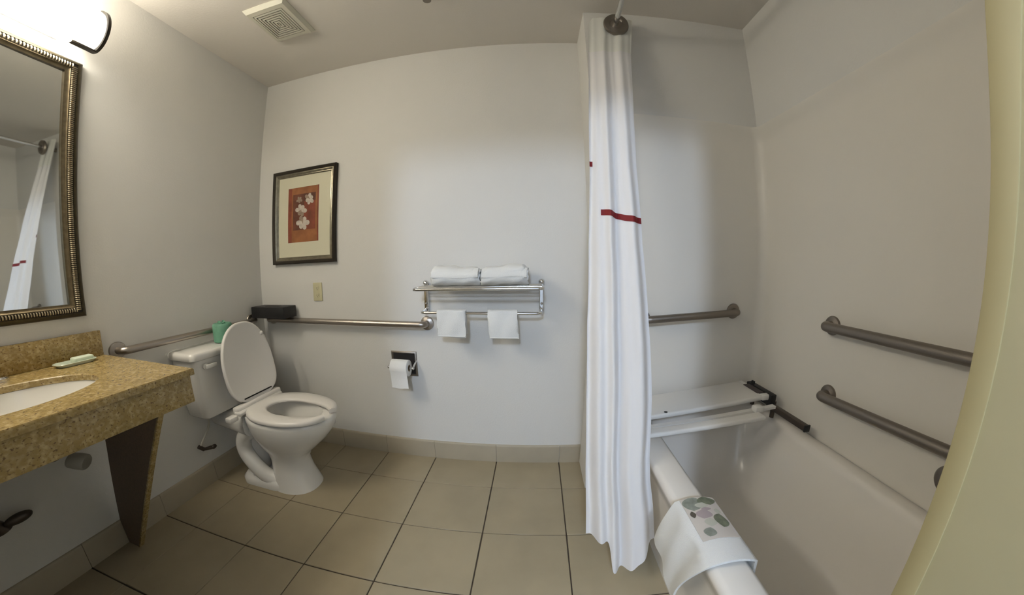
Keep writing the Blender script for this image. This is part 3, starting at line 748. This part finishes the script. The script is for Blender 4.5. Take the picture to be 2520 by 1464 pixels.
# ------------------------------------------------------------------ towel shelf
X0s, X1s = -.562, .032
ts = thing('towel_shelf', (-.265, D, .90), 'chrome towel shelf with a lower rail on the back wall', 'towel shelf')
for x in (X0s, X1s):
    mb = MB()
    mb.loft([[Vector((x+px_, D-py_, z)) for px_, py_ in rrect(0, .009, .013, .008, .004, 3)] for z in (.905, 1.045)], smooth=True)
    mb.box((x-.007, D-.205, 1.031), (x+.007, D-.01, 1.041), bev=.002)
    mb.tube(bend([(x, D-.012, .925), (x, D-.05, .916), (x, D-.085, .916)], .02), .006, 12)
    br = mb.build('bracket', M['chrome'], ts)
    mb = MB(); mb.sphere((x, D-.020, 1.058), .016, (1, 1, .9)); mb.build('finial', M['chrome'], br)
    mb = MB(); mb.sphere((x, D-.020, .95), .006); mb.build('screw', M['steel'], br)
mb = MB(); mb.tube(bend([(X0s-.004, D-.16, 1.041), (X0s-.004, D-.212, 1.038), (X1s+.004, D-.212, 1.038), (X1s+.004, D-.16, 1.041)], .03), .0075, 14); mb.build('front_rail', M['chrome'], ts)
for y in (.045, .085, .125, .165):
    mb = MB(); mb.tube([(X0s, D-y, 1.044), (X1s, D-y, 1.044)], .0048, 10); mb.build('shelf_rod', M['chrome'], ts)
mb = MB(); mb.tube(bend([(X0s, D-.03, .916), (X0s, D-.118, .916), (X1s, D-.118, .916), (X1s, D-.03, .916)], .028), .0068, 14); mb.build('towel_rail', M['chrome'], ts)

# bath towels folded into fat loaves on the shelf
def loaf(x0, x1, label, seed):
    rnd = random.Random(seed); zt = 1.0490; t = thing('bath_towel', ((x0+x1)/2, D-.12, zt), label, 'towel', 'folded bath towels on the shelf')
    mb = MB()
    n = 26; rings = []
    for i in range(n+1):
        u = i/n; x = x0+(x1-x0)*u
        e = min(u, 1-u)*n
        k = 1 if e >= 3 else (.82, .93, .98)[int(e)]
        hh = (.092+.006*math.sin(5*u+seed)+.003*math.sin(17*u+seed))*k
        ring_ = []
        for q in range(30):
            a = 2*PI*q/30; c, s = math.cos(a), math.sin(a)
            yy = .085*k*math.copysign(abs(c)**.75, c); zz = hh/2*math.copysign(abs(s)**.8, s)
            ring_.append(Vector((x+.003*math.sin(9*a+seed), D-.112+yy+.002*math.sin(6*a+11*u), zt+hh/2+zz+(.092-hh)*0+.0015*math.sin(4*a+20*u))))
        rings.append(ring_)
    mb.loft(rings, smooth=True); mb.build('roll_body', M['towel'], t, sharp=75)
    # fold seams: a second layer edge along the front
    mb = MB(); rows = []
    for i in range(21):
        u = i/20; x = x0+.006+(x1-x0-.012)*u
        rows.append([Vector((x, D-.112-.086-.001+.001*math.sin(8*u), zt+z+.003*math.sin(6*u+seed))) if False else Vector((x, D-.112-.085*math.cos(a)*.995-.0025, zt+.046+.047*math.sin(a)+.002*math.sin(6*u+seed))) for a in [ -.15+.09*k for k in range(12)]])
    mb.grid(rows); mb.build('outer_fold', M['towel'], t)
    return t
loaf(-.482, -.246, 'folded white bath towel on the shelf, the left one', 1)
loaf(-.242, -.030, 'folded white bath towel on the shelf, the right one', 4)
# hand towels over the lower rail
def hand_towel(x0, x1, zb_, label, seed, skew=0.0):
    t = thing('hand_towel', ((x0+x1)/2, D-.118, zb_), label, 'towel', 'hand towels hung on the lower rail')
    yr, zr, rad = D-.118, .916, .0155
    prof = []
    for k in range(9): prof.append((yr+.016, zb_+.010+(zr-zb_-.010)*k/8, ))
    for k in range(1, 9):
        a = PI*k/9; prof.append((yr+.016*math.cos(a), zr+rad*math.sin(a)))
    for k in range(13): prof.append((yr-.016-.006*math.sin(k/12*PI*.9), zr-(zr-zb_)*k/12))
    rings = []; n = 14
    for i in range(n+1):
        u = i/n
        k = .6 if i in (0, n) else 1
        out, inn = [], []
        for j, (y_, z_) in enumerate(prof):
            w_ = .0025*math.sin(9*u+j*.35+seed)
            xx = x0+(x1-x0)*u+skew*(zr-z_)
            out.append(Vector((xx+.0015*math.sin(j+seed), y_+(w_ if y_ > yr else -w_) + (.004*k if y_ > yr+.01 else (-.004*k if y_ < yr-.01 else 0)), z_+(.004*k if zr < z_ else 0)+(.004*math.sin(5*u+seed) if j >= len(prof)-2 else 0))))
            inn.append(Vector((xx, y_+(-.004 if y_ > yr+.01 else (.004 if y_ < yr-.01 else 0)), z_-(.004 if z_ > zr else 0))))
        rings.append(out+list(reversed(inn)))
    mb = MB(); mb.loft(rings, smooth=True); mb.build('cloth', M['towel'], t, sharp=75)
    mb = MB(); mb.tube([(x0+.004+skew*(zr-zb_), yr-.026, zb_+.004), (x1-.004+skew*(zr-zb_), yr-.026, zb_+.004)], .0035, 10); mb.build('hem', M['towel'], t)
    return t
hand_towel(-.470, -.326, .802, 'white hand towel on the lower rail, nearer the toilet', 1)
hand_towel(-.219, -.082, .800, 'white hand towel on the lower rail, nearer the shower curtain', 5, skew=.06)

# ------------------------------------------------------------------ toilet paper holder
tp = thing('paper_holder', (-.72, D, .535), 'recessed chrome toilet paper holder in the back wall', 'paper holder')
mb = MB(); sweep_frame(mb, back, -.802, .535, -.645, .680, [(0, 0), (0, .003), (.004, .007), (.010, .008), (.014, .004), (.014, .0)]); mb.build('frame', M['steel_dark'], tp)
mb = MB(); mb.box((-.789, D-.0025, .548), (-.658, D-.0005, .667)); mb.build('recess_shade', M['dark'], tp)  # flat dark sheet on the wall face, painted shade of the hollow
for x in (-.797, -.650):
    mb = MB(); mb.tube(bend([(x, D-.004, .628), (x, D-.03, .618), (x, D-.062, .602)], .015), [.006]*10 if False else .0058, 12); mb.sphere((x, D-.064, .601), .0085); mb.build('arm', M['chrome'], tp)
mb = MB(); mb.tube([(-.792, D-.063, .601), (-.655, D-.063, .601)], .007, 14); mb.build('spindle', M['chrome'], tp)
rl = thing('toilet_roll', (-.724, D-.063, .55), 'white toilet roll on the holder with its sheet hanging down', 'toilet roll')
mb = MB()
xa, xb, rc = -.775, -.673, .046
rings = []
for (x, r) in ((xa, .019), (xa, rc-.002), (xa+.002, rc), (xb-.002, rc), (xb, rc-.002), (xb, .019)):
    rings.append([Vector((x, D-.063+r*math.cos(2*PI*k/40), .601+r*math.sin(2*PI*k/40))) for k in range(40)])
mb.loft(rings, wrap=True, smooth=True); mb.build('paper', M['paper'], rl, sharp=50)
rows = []
for k in range(9):
    a = PI*.5+PI*.5*k/8; rows.append([Vector((xa+.002+(xb-xa-.004)*j/8, D-.063+(rc+.0012)*math.cos(a), .601+(rc+.0012)*math.sin(a))) for j in range(9)])
rows = [[Vector((p.x, 2*(D-.063)-p.y if False else p.y, p.z)) for p in r] for r in rows]
for k in range(1, 11): rows.append([Vector((xa+.002+(xb-xa-.004)*j/8 + (.006*k/10), D-.063-rc-.0012+.004*math.sin(k*.35)+.0015*math.sin(j*.9), .601-.0105*k+.002*math.sin(j+1)*(k == 10))) for j in range(9)])
mb = MB(); mb.grid(rows); mb.build('loose_sheet', M['paper'], rl)
mb = MB(); mb.loft([[Vector((x, D-.063+r*math.cos(2*PI*k/30), .601+r*math.sin(2*PI*k/30))) for k in range(30)] for x, r in ((xa-.0005, .0165), (xa-.0005, .019), (xb+.0005, .019), (xb+.0005, .0165))], wrap=True); mb.build('core', mat('cardboard_core', (.30, .22, .14), .8), rl)

# ------------------------------------------------------------------ ceiling vent and sprinkler
cv = thing('ceiling_vent', (-1.235, 1.205, H-.03), 'square off-white ceiling exhaust vent with concentric slots', 'vent')
VX0, VX1, VY0, VY1 = -1.362, -1.112, 1.078, 1.340
def vf(u, v, d): return Vector((u, v, H-d))
mb = MB(); sweep_frame(mb, vf, VX0, VY0, VX1, VY1, [(0, 0), (0, .004), (.014, .020), (.036, .022), (.036, .014), (.036, 0)]); mb.build('frame', M['ventp'], cv)
mb = MB(); mb.box((VX0+.036, VY0+.036, H-.0185), (VX1-.036, VY1-.036, H-.001)); mb.build('gap_shade', M['dark'], cv)  # dark sheet close behind the louvres paints the shade in their gaps
e = .0395; k = 0
while True:
    w0 = (VX1-VX0)/2-e; w1 = (VY1-VY0)/2-e
    if min(w0, w1) < .014: break
    mb = MB(); sweep_frame(mb, vf, VX0+e, VY0+e, VX1-e, VY1-e, [(0, .0187), (0, .0225), (.0085, .0235), (.0085, .0187)]); mb.build('louvre', M['ventp'], cv); e += .0138; k += 1
mb = MB(); mb.box((VX0+e, VY0+e, H-.0235), (VX1-e, VY1-e, H-.0187)); mb.build('centre_pad', M['ventp'], cv)
spk = thing('ceiling_sprinkler', (-.45, 1.17, H), 'small dark fire sprinkler head on the ceiling, just at the top of the frame', 'sprinkler')
mb = MB(); mb.lathe([(.032, 0), (.032, .004), (.018, .010), (.010, .012)], (-.462, 1.266, H-.0003), (0, 0, -1), 24); mb.build('escutcheon', M['chrome'], spk)
mb = MB(); mb.lathe([(.008, 0), (.008, .02), (.020, .022), (.020, .024), (.0, .024)], (-.462, 1.266, H-.0125), (0, 0, -1), 20); mb.build('deflector', M['steel_dark'], spk)
